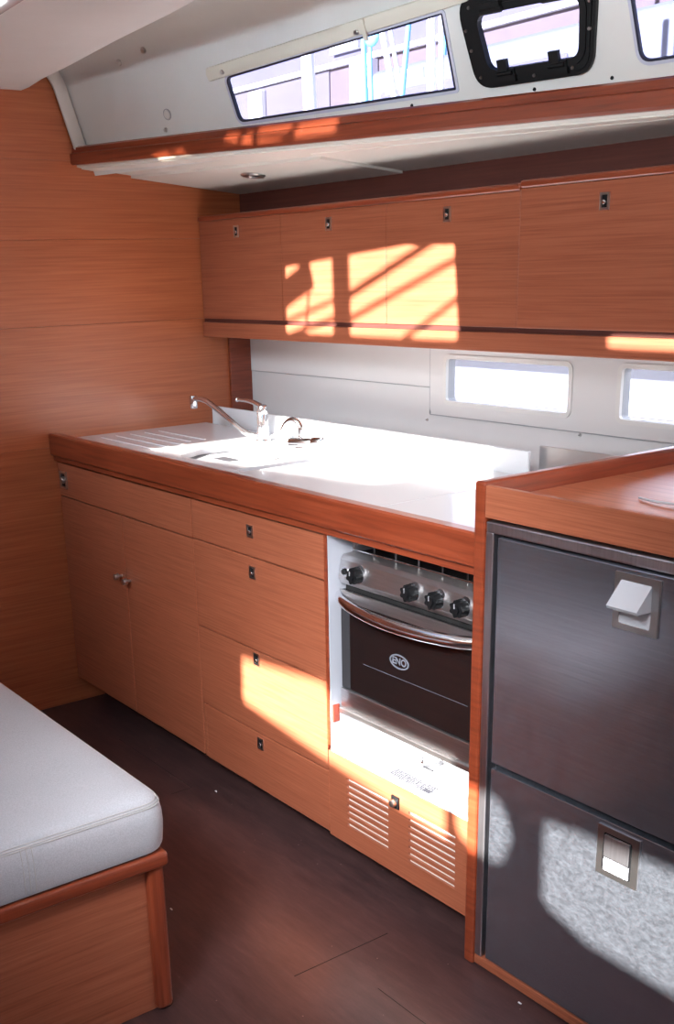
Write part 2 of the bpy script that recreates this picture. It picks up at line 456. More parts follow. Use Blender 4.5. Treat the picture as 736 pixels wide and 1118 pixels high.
# moulding where the coachroof meets the bulkhead
mb = MB()
zs = [1.70, 1.76, 1.82, 1.87, 1.90, 1.92, 1.94, 1.955, 1.97, 1.985, 1.999]
def mould(i):
    z = zs[i]
    a = side(0, z, 0.002); n = (side(0, z, 0.04)-side(0, z, 0)).normalized()
    return [a+n*0.0+Vector((0.001, 0, 0)), a+n*0.042+Vector((0.001, 0, 0)), a+n*0.042+Vector((0.008, 0, 0)), a+n*0.036+Vector((0.012, 0, 0)), a+n*0.002+Vector((0.014, 0, 0))]
mb.sweep(mould, len(zs))
struct(mb.build('trim_5', 'white_plug', smooth=True))

def side_window(idx, loop, pane, edge, gasket=True):
    w_ = bpy.data.objects.new('window_%d' % idx, None); COL.objects.link(w_)
    loc = side(loop[0][0], loop[0][1]); w_.location = loc; WLOC[w_.name] = Vector(loc); struct(w_)
    fn = lambda u, v, w: side(u, v, w)
    MB().plate(inset(loop, -0.006), [inset(loop, 0.001)], fn, -0.004, 0.003).build('window_frame', edge, w_)
    MB().plate(inset(loop, 0.0005), [inset(loop, 0.005)], fn, -0.006, 0.0035).build('gasket', 'rubber_dark', w_)
    MB().plate(inset(loop, 0.003), [], fn, -0.011, -0.006).build('pane', pane, w_)
    return w_
side_window(1, W1, 'pane', 'lilac_frame')
side_window(3, W3, 'pane', 'lilac_frame')
# opening portlight with black frame, hinges and bolts
w2 = bpy.data.objects.new('window_2', None); COL.objects.link(w2); w2.location = side(1.5, 1.74); WLOC['window_2'] = Vector(side(1.5, 1.74)); struct(w2)
fn = lambda u, v, w: side(u, v, w)
MB().plate(W2o, [inset(W2i, -0.010)], fn, -0.012, 0.010).plate(inset(W2o, 0.008), [inset(W2i, -0.008)], fn, 0.010, 0.014).build('window_frame', 'black', w2)
MB().plate(inset(W2i, -0.012), [inset(W2i, 0.002)], fn, 0.0, 0.018).build('sash', 'black', w2, smooth=False)
MB().plate(inset(W2i, -0.004), [], fn, -0.002, 0.003).build('pane', 'pane', w2)
def along(u0, v0, us, vs, w0, w1, mbx):
    mbx.plate([(u0-us, v0-vs), (u0+us, v0-vs), (u0+us, v0+vs), (u0-us, v0+vs)], [], fn, w0, w1)
for u0 in (1.452, 1.572):
    mh = MB(); along(u0, 1.757, 0.021, 0.012, 0.008, 0.024, mh); along(u0-.004, 1.774, 0.011, 0.014, 0.016, 0.027, mh)
    hn = mh.build('hinge', 'black', w2)
    MB().tube([side(u0-.018, 1.762, .026), side(u0+.018, 1.762, .026)], 0.0045, 10).build('hinge_pin', 'black', hn, smooth=True)
for u0 in (1.440, 1.585):
    mh = MB(); along(u0, 1.884, 0.026, 0.010, 0.008, 0.030, mh); mh.tube([side(u0-.02, 1.878, .03), side(u0+.03, 1.878, .03)], 0.006, 10)
    mh.build('latch', 'black', w2)
bolt_uv = [(1.386, 1.760), (1.437, 1.7495), (1.512, 1.749), (1.60, 1.752), (1.647, 1.815), (1.655, 1.862), (1.374, 1.812), (1.369, 1.85), (1.385, 1.89), (1.512, 1.897), (1.640, 1.895)]
for u0, v0 in bolt_uv:
    p = side(u0, v0, .012); q = side(u0, v0, .0165)
    MB().cyl(p, q, 0.0042, 0.003, 12).build('bolt', 'satin', w2)

# ---- varnished fiddle board under the coachroof windows (stepped profile)
def trimst(i):
    u = 3.0*i/6
    y = 0.14+TX*u; zt = 1.741-0.0195*u; zb = 1.688-0.0235*u+(0.0 if u < 2 else 0)
    zm = zb+(zt-zb)*0.60
    return [Vector(q) for q in ((u, y+.085, zt+.002), (u, y+.012, zt-.001), (u, y+.004, zt-.006), (u, y+.003, zm+.002), (u, y-.004, zm-.002), (u, y-.005, zb+.006), (u, y, zb), (u, y+.085, zb))]
mb = MB().sweep(trimst, 7)
struct(mb.build('trim_6', 'trim'))

# ---- cream soffit sloping down to the recess
mb = MB()
def sof(u, t, dz=0.0):
    y0 = 0.155+TX*u; z0 = 1.686-0.0235*u
    y1 = 0.748; z1 = 1.622
    y = y0+(y1-y0)*t; z = z0-0.004+(z1-z0+0.004)*t
    return Vector((u, y, z+dz))
def sofst(i):
    u = 3.0*i/10
    return [sof(u, 0), sof(u, 1), sof(u, 1, .02), sof(u, 0, .02)]
mb.sweep(sofst, 11)
struct(mb.build('ceiling_soffit', 'soffit'))
# raised strips of the removable soffit panels
mb = MB()
def strip(u0, u1, t0, t1, h=0.006):
    a = [sof(u0, t0, -h), sof(u1, t0, -h), sof(u1, t1, -h), sof(u0, t1, -h)]
    b = [sof(u0, t0, .002), sof(u1, t0, .002), sof(u1, t1, .002), sof(u0, t1, .002)]
    v = [mb.b.verts.new(p) for p in a+b]
    for f in ((3, 2, 1, 0), (4, 5, 6, 7), (0, 1, 5, 4), (1, 2, 6, 5), (2, 3, 7, 6), (3, 0, 4, 7)): mb.b.faces.new([v[k] for k in f])
strip(0.004, 2.9, 0.02, 0.11, 0.004)
strip(0.004, 0.82, 0.30, 1.0, 0.008)
strip(0.83, 1.9, 0.20, 0.98, 0.003)
struct(mb.build('trim_7', 'soffit'))

# ---- ceilings
edge = [(0.0, 0.0), (0.06, -0.002), (0.207, -0.026), (0.45, -0.050), (0.754, -0.087), (1.053, -0.115), (1.2, -0.134), (1.6, -0.18), (2.2, -0.23), (2.9, -0.28)]
mb = MB().plate(edge+[(2.9, -0.50), (0.0, -0.50)], [], XY, 1.882, 1.94)
struct(mb.build('ceiling_panel', 'white_matt'))
holes = [roundpoly([(0.484, -0.735), (0.484, -1.50), (1.225, -1.50), (1.197, -0.70)], 0.02),  # openings shaped to lay sun patches on cabinets and worktop
         roundpoly([(1.69, -1.36), (1.69, -1.50), (2.5, -1.50), (2.5, -1.36)], 0.02),
         roundpoly([(0.42, -2.11), (0.40, -2.76), (0.9, -2.72), (1.31, -2.64), (1.37, -2.11)], 0.03),
         roundpoly([(1.66, -2.25), (1.66, -2.62), (1.80, -2.62), (1.80, -2.25)], 0.03),
         roundpoly([(2.55, -0.75), (2.55, -2.75), (4.45, -2.75), (4.45, -0.75)], 0.03)]  # opening added for sunlight bounced from out of view
mb = MB().plate([(0, -0.49), (0, -3.42), (4.65, -3.42), (4.65, -0.49)], holes, XY, 1.95, 1.98)
mb.box(2.85, 4.65, -0.5, 0.8, 1.95, 1.98)
struct(mb.build('ceiling', 'white_matt'))

# ---- opposite side of the cabin with its deckhouse windows (sun comes in here)
OFF = SLOPE*3.4
pp = [roundpoly([(1.045, .442+OFF), (1.396, .474+OFF), (1.415, .43+OFF), (1.80, .43+OFF), (1.80, .238+OFF), (1.39, .275+OFF), (1.04, .314+OFF)], 0.006),
      roundpoly([(1.835, .40+OFF), (1.985, .40+OFF), (2.012, .33+OFF), (1.985, .252+OFF), (1.835, .252+OFF)], 0.045),
      roundpoly([(2.09, .402+OFF), (3.0, .47+OFF), (3.0, .17+OFF), (2.20, .192+OFF), (2.094, .225+OFF)], 0.02)]
gp = [roundpoly(q, 0.0015, 2) for q in ([(0.515, 1.4405), (0.542, 1.4417), (0.545, 1.4477), (0.513, 1.4466)], [(0.548, 1.4422), (0.568, 1.4422), (0.566, 1.4477), (0.551, 1.4471)],  # slots added to shape the spot's patches on the trim
      [(0.630, 1.4488), (0.648, 1.4444), (0.652, 1.4543), (0.630, 1.4560)], [(0.655, 1.4422), (0.672, 1.4411), (0.668, 1.4548), (0.657, 1.4505)],
      [(0.678, 1.4400), (0.716, 1.4400), (0.710, 1.4444), (0.680, 1.4461)], [(0.678, 1.4488), (0.722, 1.4466), (0.724, 1.4554), (0.676, 1.4565)],
      [(0.728, 1.4400), (0.782, 1.4400), (0.782, 1.4548), (0.730, 1.4548)])]
mb = MB().plate([(0, 1.2), (4.65, 1.2), (4.65, 1.96), (0, 1.96)], pp+gp, XZ, -3.43, -3.40)
struct(mb.build('wall_front', 'white_matt'))
struct(MB().box(0, 4.65, -3.43, -3.40, 0.0, 1.2).build('wall_front_lower', 'bulkhead'))
tag(MB().box(3.03, 4.60, 0.0, 0.775, 0.0, 0.92, 0.01).build('bounce_block', 'white_gloss'), 'white block added aft of the fridge cabinet, outside the view, to bounce sunlight', 'reflector')  # unseen white block, added as a reflector for the sun
# ---- after bulkhead with the companionway
mb = MB().plate([(-3.43, 0), (0.8, 0), (0.8, 1.98), (-3.43, 1.98)], [roundpoly([(-2.3, 0.9), (-1.2, 0.9), (-1.2, 1.94), (-2.3, 1.94)], .02)], YZ, 4.62, 4.65)
struct(mb.build('wall_right', 'bulkhead'))
struct(MB().box(3.2, 4.65, 0.78, 0.80, 0, 1.98).build('wall_back_aft', 'white_liner'))
struct(MB().box(2.9, 3.22, 0.60, 0.80, 1.60, 1.97).build('wall_back_upper', 'white_liner'))

# ================================================================== THINGS
def square_lock(parent, x, y, z, w=0.011, h=0.0155, angle=0):
    """push-button lock: square steel frame, dark well, steel button"""
    f = MB().plate(rect(x-w, x+w, z-h, z+h), [rect(x-w*.62, x+w*.62, z-h*.72, z+h*.72)], XZ, y-0.003, y+0.001).build('lock_frame', 'satin', parent)
    MB().box(x-w*.7, x+w*.7, y-0.0012, y+0.001, z-h*.76, z+h*.76).build('lock_well', 'black', f)
    MB().cyl((x, y, z-h*.1), (x, y-0.006, z-h*.1), w*.42, w*.36, 14, 0.0006).build('lock_button', 'chrome', f, smooth=True)
    return f

# ---- sink cabinet -------------------------------------------------
c = thing('sink_cabinet', 'double-door teak cabinet under the sink, against the left bulkhead', 'cabinet', (0.42, 0.2, 0.085))
MB().box(0.0, 0.828, 0.02, 0.52, 0.095, 0.815).build('body', 'shaded_wood', c)
MB().box(0.0, 0.8265, 0.0, 0.02, 0.710, 0.815, 0.0015).build('top_panel', 'veneer', c)
d = MB().box(0.004, 0.420, 0.0, 0.02, 0.088, 0.7065, 0.0015).build('door', 'veneer', c)
k = MB().cyl((0.395, 0.0, 0.520), (0.395, -0.018, 0.520), 0.005, 0.005, 14).cyl((0.395, -0.012, 0.520), (0.395, -0.026, 0.520), 0.0105, 0.0095, 18, 0.002).build('knob', 'satin', d, smooth=True)
d = MB().box(0.4235, 0.8265, 0.0, 0.02, 0.088, 0.7065, 0.0015).build('door', 'veneer', c)
MB().cyl((0.448, 0.0, 0.515), (0.448, -0.018, 0.515), 0.005, 0.005, 14).cyl((0.448, -0.012, 0.515), (0.448, -0.026, 0.515), 0.0105, 0.0095, 18, 0.002).build('knob', 'satin', d, smooth=True)
lt = MB().plate(roundpoly(rect(0.018, 0.066, 0.735, 0.790), .004), [roundpoly(rect(0.026, 0.058, 0.742, 0.783), .003)], XZ, -0.005, 0.001).build('latch_plate', 'satin', c)
MB().box(0.025, 0.059, -0.0015, 0.001, 0.741, 0.784).build('latch_well', 'black', lt)
MB().cyl((0.042, 0, 0.762), (0.042, -0.012, 0.762), 0.012, 0.010, 18, .002).build('latch_button', 'satin', lt, smooth=True)

# ---- drawer unit --------------------------------------------------
c = thing('drawer_cabinet', 'teak unit of four drawers between the sink cabinet and the oven', 'cabinet', (1.12, 0.2, 0.085))
MB().box(0.832, 1.395, 0.02, 0.52, 0.095, 0.815).build('body', 'shaded_wood', c)
MB().box(1.4015, 1.4118, -0.001, 0.52, 0.3130, 0.822, 0.001, 1).build('end_panel', 'trim', c)
zz = [(0.712, 0.815, 0.775), (0.472, 0.7085, 0.672), (0.2475, 0.4685, 0.447), (0.085, 0.244, 0.217)]
for i, (z0, z1, zl) in enumerate(zz):
    d = MB().box(0.830 if i < 3 else 0.846, 1.4005 if i < 3 else 1.4025, 0.0, 0.02, z0, z1, 0.0015).build('drawer', 'veneer', c)
    square_lock(d, 1.107+0.003*i, 0.0, zl, 0.0125, 0.0155)
MB().box(0.830, 0.8435, 0.001, 0.02, 0.085, 0.244, 0.001, 1).build('stile', 'veneer', c)

# ---- vented locker under oven ------------------------------------
c = thing('vented_locker', 'low teak locker front with two louvred vents below the oven', 'cabinet', (1.64, 0.2, 0.08))
holes = []
vents = []
for (x0, x1) in ((1.472, 1.620), (1.688, 1.834)):
    for k in range(8):
        z = 0.128+k*0.0165
        vents.append((x0, x1, z))
        holes.append(roundpoly(rect(x0, x1, z, z+0.0085), 0.002, 2))
MB().plate(rect(1.4042, 1.876, 0.079, 0.300), holes, XZ, 0.0, 0.018).build('door', 'veneer', c)
mb = MB()
for x0, x1, z in vents:
    mb.box(x0-.001, x1+.001, 0.006, 0.012, z-.002, z+0.0062)
mb.box(1.46, 1.845, 0.013, 0.016, 0.12, 0.27)
lab(mb.build('louvre', 'soffit', c), 'pale slats inside the vents')
kp = MB().box(1.633, 1.658, -0.004, 0.001, 0.243, 0.272, 0.001, 1).build('lock_frame', 'black', c)
MB().cyl((1.645, -0.002, 0.257), (1.645, -0.014, 0.257), 0.0095, 0.0085, 18, .0015).build('knob', 'satin', kp, smooth=True)
lab(MB().box(1.412, 1.874, 0.0, 0.50, 0.300, 0.3125, 0.002).build('shelf', 'white_gloss', c), 'white shelf in front of and under the oven')
MB().box(1.4045, 1.876, 0.0205, 0.50, 0.09, 0.298).build('body', 'shaded_wood', c)
MB().box(1.4165, 1.872, 0.495, 0.50, 0.3128, 0.81).build('niche_back', 'cavity', c)
lab(MB().box(1.4132, 1.4155, 0.001, 0.49, 0.3135, 0.82).build('niche_liner', 'grey_liner', c), 'white liner facing the oven')
lab(MB().box(1.4155, 1.4185, 0.006, 0.024, 0.372, 0.415, 0.001).build('stop_block', 'red_block', c), 'small red-brown stop block')

# toe kick
struct(MB().box(0.0, 1.89, 0.095, 0.12, 0.0, 0.098).build('baseboard_galley', 'black_gap'))

# sticker on the shelf
c = thing('instruction_sticker', 'printed instruction sticker on the sunlit white shelf below the oven', 'sticker', (1.68, 0.02, 0.3125))
MB().box(1.606, 1.748, 0.003, 0.039, 0.3125, 0.3132).build('paper', 'sticker', c)
mb = MB()
for r in range(6):
    x = 1.609; y = 0.0065+r*0.0054
    while x < 1.742:
        w = random.uniform(0.004, 0.014); w = min(w, 1.744-x)
        mb.box(x, x+w, y, y+0.0044, 0.3131, 0.3135); x += w+0.0010
mb.box(1.722, 1.744, 0.006, 0.018, 0.3131, 0.3136)
lab(mb.build('print', 'print_dark', c), 'small dark print')
# little latch standing on shelf
c = thing('oven_catch', 'small chrome catch lying on the white shelf under the oven', 'catch', (1.655, 0.09, 0.3125))
MB().box(1.63, 1.675, 0.080, 0.086, 0.3125, 0.318, .001).build('arm', 'chrome', c)
MB().cyl((1.640, 0.083, 0.3125), (1.640, 0.083, 0.338), 0.004, seg=12).cyl((1.64, 0.083, 0.332), (1.655, 0.068, 0.336), 0.003, seg=10).build('pin', 'chrome', c)

# ---- oven ---------------------------------------------------------
ov = thing('oven', 'stainless gimballed gas cooker with black glass door', 'oven', (1.64, 0.25, 0.40))
x0, x1 = 1.4195, 1.872
MB().box(x0+.004, x1-.004, 0.055, 0.46, 0.405, 0.762, 0.003).build('body', 'steel_oven', ov)
# control panel
def pst(i):
    x = (x0, x1)[i]
    return [Vector(q) for q in ((x, 0.030, 0.712), (x, 0.026, 0.718), (x, 0.033, 0.760), (x, 0.041, 0.769), (x, 0.075, 0.772), (x, 0.075, 0.705), (x, 0.032, 0.705))]
cp = MB().sweep(pst, 2).build('control_panel', 'steel_oven', ov)
def flower_knob(x, z):
    y = 0.030
    n = 40; prof = []
    mb = MB()
    loop = [(x+(0.0165+0.0022*math.cos(7*t))*math.cos(t), z+(0.0165+0.0022*math.cos(7*t))*math.sin(t)) for t in [2*math.pi*i/n for i in range(n)]]
    mb.plate(loop, [], XZ, y-0.024, y-0.004)
    loop2 = [(x+0.0105*math.cos(t), z+0.0105*math.sin(t)) for t in [2*math.pi*i/24 for i in range(24)]]
    mb.plate(loop2, [], XZ, y-0.028, y-0.022)
    kb = mb.build('knob', 'black', cp)
    MB().cyl((x, y+0.002, z), (x, y-0.005, z), 0.0215, 0.0195, 28).build('bezel', 'chrome', kb, smooth=True)
    MB().box(x-.001, x+.001, y-0.0288, y-0.0278, z+.002, z+.012).build('pointer', 'print_grey', kb)
for x, z in ((1.489, 0.737), (1.668, 0.737), (1.742, 0.737), (1.815, 0.737)): flower_knob(x, z)
ig = MB().cyl((1.440, 0.034, 0.735), (1.440, 0.022, 0.735), 0.007, 0.006, 16).build('igniter', 'black', cp)
MB().plate([(1.440+.011*math.cos(t), .735+.011*math.sin(t)) for t in [2*math.pi*i/20 for i in range(20)]], [[(1.440+.0085*math.cos(t), .735+.0085*math.sin(t)) for t in [2*math.pi*i/20 for i in range(20)]]], XZ, .027, .032).build('ring', 'chrome', ig)
# dark gap + door
MB().box(x0+.006, x1-.006, 0.042, 0.06, 0.690, 0.708).build('vent_gap', 'black_gap', ov)
dr = MB().box(x0, x1, 0.030, 0.052, 0.456, 0.691, 0.003).build('door', 'glass_black', ov)
MB().box(x0, x1, 0.0275, 0.034, 0.666, 0.691, 0.0015).build('door_rail', 'steel_oven', dr)
MB().box(x0+.001, x1-.001, 0.026, 0.050, 0.409, 0.4555, 0.002).build('lower_panel', 'steel_oven', ov)
MB().box(x0+.001, x1-.001, 0.020, 0.040, 0.395, 0.4085, 0.002).build('bottom_rail', 'steel_oven', ov)
# bowed handle
pts = []
for i in range(13):
    t = i/12; x = x0+.004+(x1-x0-.008)*t
    b = math.sin(math.pi*t)**0.7
    pts.append((x, 0.024-0.046*b, 0.676-0.006*b))
MB().tube(pts, 0.0115, 14, sx=0.9, sz=1.25).build('handle', 'chrome', dr, smooth=True)
# thin line and faint marks on glass
MB().box(1.50, 1.83, 0.0292, 0.0302, 0.5327, 0.5333).build('rack_line', 'badge', dr)
# oval ENO badge
bx, bz = 1.622, 0.571
ell = lambda a, b, n=40: [(bx+a*math.cos(2*math.pi*i/n), bz+b*math.sin(2*math.pi*i/n)) for i in range(n)]
bd = MB().plate(ell(.031, .0165), [ell(.0275, .0135)], XZ, 0.0286, 0.0302).build('badge', 'badge', dr)
def text_mesh(body, size, name, mat, parent, origin, xdir, ydir, depth=0.0004, align='CENTER'):
    cu = bpy.data.curves.new('tmp', 'FONT'); cu.body = body; cu.size = size; cu.align_x = align; cu.align_y = 'CENTER'; cu.extrude = depth; cu.offset = size*0.02
    to = bpy.data.objects.new('tmp', cu); COL.objects.link(to)
    dg = bpy.context.evaluated_depsgraph_get()
    me = bpy.data.meshes.new_from_object(to.evaluated_get(dg)); bpy.data.objects.remove(to); bpy.data.curves.remove(cu)
    X = Vector(xdir); Y = Vector(ydir); Z = X.cross(Y); O = Vector(origin)-WLOC[parent.name]
    for v in me.vertices: v.co = X*v.co.x+Y*v.co.y+Z*v.co.z+O
    me.materials.clear(); me.materials.append(M[mat]); me.name = name
    o = bpy.data.objects.new(name, me); COL.objects.link(o); o.parent = parent; WLOC[o.name] = WLOC[parent.name]
    o.location = (0, 0, 0)
    return o
text_mesh('ENO', 0.022, 'lettering', 'badge', bd, (bx, 0.0293, bz), (1, 0, 0), (0, 0, 1))
# hob and pan rails above the oven
MB().box(x0+.006, x1-.006, 0.07, 0.46, 0.760, 0.770, 0.002).build('hob', 'cavity', ov)
mb = MB()
mb.tube([(x0+.008, 0.062, 0.806), (x1-.008, 0.062, 0.806)], 0.0022, 8).tube([(x0+.008, 0.062, 0.778), (x1-.008, 0.062, 0.778)], 0.0022, 8)
for i in range(7):
    x = x0+.01+(x1-x0-.02)*i/6
    mb.tube([(x, 0.062, 0.770), (x, 0.062, 0.808)], 0.002, 8)
    mb.tube([(x, 0.062, 0.806), (x, 0.44, 0.806)], 0.002, 8)
mb.build('pan_rail', 'chrome', ov, smooth=True)
for x in (1.53, 1.76):
    for y in (0.17, 0.35):
        MB().cyl((x, y, 0.770), (x, y, 0.785), 0.035, 0.03, 20).build('burner', 'black', ov)

# ---- worktop ------------------------------------------------------
wt = thing('worktop', 'white galley worktop with mahogany front edge, moulded drainer and sink', 'worktop', (0.9, 0.3, 0.82))
ZT = 0.885
sink = roundpoly([(0.575, 0.118), (0.755, 0.118), (0.845, 0.262), (0.740, 0.405), (0.520, 0.345), (0.515, 0.22)], 0.045, 6)
slot = roundpoly(rect(0.885, 0.930, 0.100, 0.395), 0.006, 3)
top = MB().plate(rect(0.0, 1.508, 0.012, 0.56), [sink, slot], XY, ZT-0.03, ZT).build('top', 'white_gloss', wt)
MB().plate(rect(1.5105, 1.891, 0.012, 0.60), [], XY, ZT-0.03, ZT).build('cooker_lid', 'white_gloss', wt)
# sink bowl: walls + ring + floor
bowl = MB()
s1 = sink; s2 = inset(sink, 0.050); s3 = inset(sink, 0.045)
def ringst(i):
    a = s1[i]; b = s2[i]
    return [Vector((*a, ZT-.001)), Vector((*a, ZT-.016)), Vector((*b, ZT-.020)), Vector((*b, ZT-.022)), Vector((*a, ZT-.03)), Vector((a[0], a[1], ZT-.005))][:5]
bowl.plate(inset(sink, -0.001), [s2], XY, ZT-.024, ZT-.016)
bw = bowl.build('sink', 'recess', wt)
MB().plate(inset(sink, 0.040), [], XY, ZT-.024, ZT-.013).build('sink_lid', 'sink_floor', bw)
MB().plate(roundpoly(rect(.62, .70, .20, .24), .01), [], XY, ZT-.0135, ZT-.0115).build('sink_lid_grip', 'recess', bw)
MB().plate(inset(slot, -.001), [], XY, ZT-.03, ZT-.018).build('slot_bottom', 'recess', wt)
# drainer grooves
for i in range(5):
    y = 0.125+i*0.052
    gx0 = 0.07; gx1 = 0.46 if i < 3 else 0.36
    lab(MB().plate(roundpoly(rect(gx0, gx1, y, y+.006), .003, 3), [], XY, ZT-.001, ZT+.0022).build('drainer_rib', 'white_gloss', wt), 'raised drainer rib')
# fascia (stepped)
def fas(i):
    x = (0.0, 1.8915)[i]
    return [Vector(q) for q in ((x, 0.012, 0.905), (x, -0.016, 0.906), (x, -0.020, 0.902), (x, -0.020, 0.842), (x, -0.016, 0.838), (x, -0.010, 0.837), (x, -0.010, 0.822), (x, 0.012, 0.822))]
MB().sweep(fas, 2).build('front_edge', 'trim', wt)
# low splashback curb
MB().box(0.034, 1.475, 0.565, 0.575, ZT-.02, 0.944, 0.003).build('splashback', 'white_gloss', wt)
lab(MB().box(1.478, 1.891, 0.60, 0.606, ZT-.02, 0.955, 0.001, 1).build('splashback', 'satin', wt), 'polished metal strip behind the cooker lid')

# ---- faucets ------------------------------------------------------
f = thing('mixer_tap', 'tall chrome mixer tap with long upswept spout, left of the two taps', 'tap', (0.51, 0.45, ZT))
MB().cyl((0.51, 0.45, ZT+.0003), (0.51, 0.45, ZT+.006), 0.024, 0.022, 24, .001).cyl((0.51, 0.45, ZT+.004), (0.51, 0.45, 0.968), 0.0175, 0.0165, 24, .001).build('body', 'tap', f, smooth=True)
MB().tube([(0.505, 0.435, 0.900), (0.475, 0.415, 0.905), (0.385, 0.415, 0.938), (0.30, 0.412, 0.974), (0.25, 0.41, 0.991), (0.20, 0.408, 0.992), (0.175, 0.406, 0.990)], 0.0085, 14, smooth=1).build('spout', 'tap', f, smooth=True)
MB().cyl((0.182, 0.407, 1.000), (0.182, 0.407, 0.960), 0.013, 0.012, 18, .001).build('nozzle', 'tap', f, smooth=True)
MB().cyl((0.51, 0.45, 0.969), (0.515, 0.45, 0.992), 0.018, 0.013, 24, .002).tube([(0.515, 0.448, 0.986), (0.46, 0.446, 1.000), (0.385, 0.445, 0.999)], [0.009, 0.006, 0.005], 12, smooth=1).ball((0.383, 0.445, 0.999), 0.0075).build('lever', 'tap', f, smooth=True)
f = thing('pump_tap', 'short chrome gooseneck tap with horizontal handle, right of the two taps', 'tap', (0.745, 0.42, ZT))
MB().cyl((0.735, 0.425, ZT+.0003), (0.735, 0.425, ZT+.018), 0.017, 0.015, 20, .001).build('base', 'tap_shaded', f, smooth=True)
MB().tube([(0.735, 0.425, 0.90), (0.74, 0.425, 0.935), (0.738, 0.425, 0.956), (0.715, 0.42, 0.970), (0.685, 0.415, 0.960), (0.668, 0.412, 0.935)], 0.008, 14, smooth=2).build('spout', 'tap_shaded', f, smooth=True)
MB().cyl((0.708, 0.41, 0.904), (0.79, 0.43, 0.910), 0.0135, 0.0125, 20, .001).cyl((0.79, 0.43, 0.910), (0.825, 0.437, 0.915), 0.0155, 0.014, 20, .002).build('handle', 'tap_shaded', f, smooth=True)

# ---- tall end panel between oven and fridge -----------------------
c = thing('divider_panel', 'tall mahogany end panel standing between the oven and the fridge', 'panel', (1.904, 0.3, 0.0))
MB().box(1.892, 1.919, -0.028, 0.735, 0.0, 1.004, 0.006, 3).build('panel', 'trim', c)
lab(MB().box(1.877, 1.8915, -0.010, 0.50, 0.3135, 0.82, 0.001, 1).build('niche_liner', 'grey_liner', c), 'white liner on the oven side')

# ---- fridge cabinet + top ----------------------------------------
fc = thing('fridge_counter', 'raised teak-topped cabinet with fiddle rail housing the fridge', 'cabinet', (2.45, 0.2, 0.0))
MB().box(1.921, 3.0, 0.56, 0.60, 0.03, 0.94).build('back_panel', 'shaded_wood', fc)
MB().box(1.9195, 3.0, -0.016, 0.735, 0.9405, 0.972, 0.002).build('top', 'top_wood', fc)
MB().box(1.9205, 3.0, -0.028, -0.016, 0.9405, 0.999, 0.002).build('front_board', 'veneer', fc)
MB().box(1.920, 3.0, -0.024, 0.555, 0.006, 0.028, 0.002).build('sill', 'veneer', fc)
# plastic curl on the top
c = thing('plastic_strip', 'clear curled plastic strip lying on the teak fridge counter', 'strip', (2.17, 0.17, .972))
MB().tube([(2.10, 0.17, .975), (2.15, 0.155, .976), (2.20, 0.165, .977), (2.235, 0.20, .975), (2.20, 0.205, .974)], 0.0022, 8, smooth=2).build('loop', 'grey_plastic', c, smooth=True)
fr = thing('fridge', 'stainless steel two-drawer fridge built in below the teak counter', 'fridge', (2.4, 0.1, 0.03))
MB().box(1.925, 2.99, 0.0, 0.03, 0.03, 0.935).build('cabinet', 'black_gap', fr)
# frame: left upright and top rail
MB().box(1.922, 1.941, -0.026, 0.004, 0.029, 0.915, 0.002).build('frame_upright', 'steel_frame', fr)
MB().box(1.922, 2.99, -0.026, 0.004, 0.9135, 0.9345, 0.003).build('frame_rail', 'steel_frame', fr)
up = MB().box(1.950, 2.78, -0.024, 0.0, 0.468, 0.9085, 0.0025).build('door', 'steel', fr)
lo = MB().box(1.950, 2.78, -0.024, 0.0, 0.032, 0.4575, 0.0025).build('door', 'steel', fr)
for i, d in enumerate((up, lo)):
    zt = (0.904, 0.452)[i]
    xa, xb = 2.213, 2.300
    h = MB().plate(rect(xa, xb, zt-.098, zt-.004), [roundpoly(rect(xa+.012, xb-.014, zt-.088, zt-.015), .005, 3)], XZ, -.0275, -.0225).build('latch_frame', 'satin', d)
    MB().box(xa+.011, xb-.013, -.0255, -.024, zt-.089, zt-.014).build('latch_well', 'black' if i else 'grey_plastic', h)
    mb = MB()
    if i == 0:   # flap tipped open
        a = [(xa+.013, -.0275, zt-.016), (xb-.015, -.0275, zt-.016), (xb-.015, -.062, zt-.052), (xa+.013, -.062, zt-.052)]
        b = [(xa+.013, -.0245, zt-.058), (xb-.015, -.0245, zt-.058), (xb-.015, -.059, zt-.057), (xa+.013, -.059, zt-.057)]
        v = [mb.b.verts.new(q) for q in a+b]
        for q in ((0, 1, 2, 3), (7, 6, 5, 4), (0, 4, 5, 1), (1, 5, 6, 2), (2, 6, 7, 3), (3, 7, 4, 0)): mb.b.faces.new([v[k_] for k_ in q])
        lab(mb.build('latch_flap', 'grey_plastic', h), 'grey latch flap tipped open')
    else:
        mb.box(xa+.016, xb-.018, -.030, -.0255, zt-.060, zt-.018, .001).build('latch_flap', 'steel_frame', h)
        MB().box(xa+.016, xb-.018, -.0285, -.0255, zt-.087, zt-.063, .001).build('finger_pad', 'grey_plastic', h)

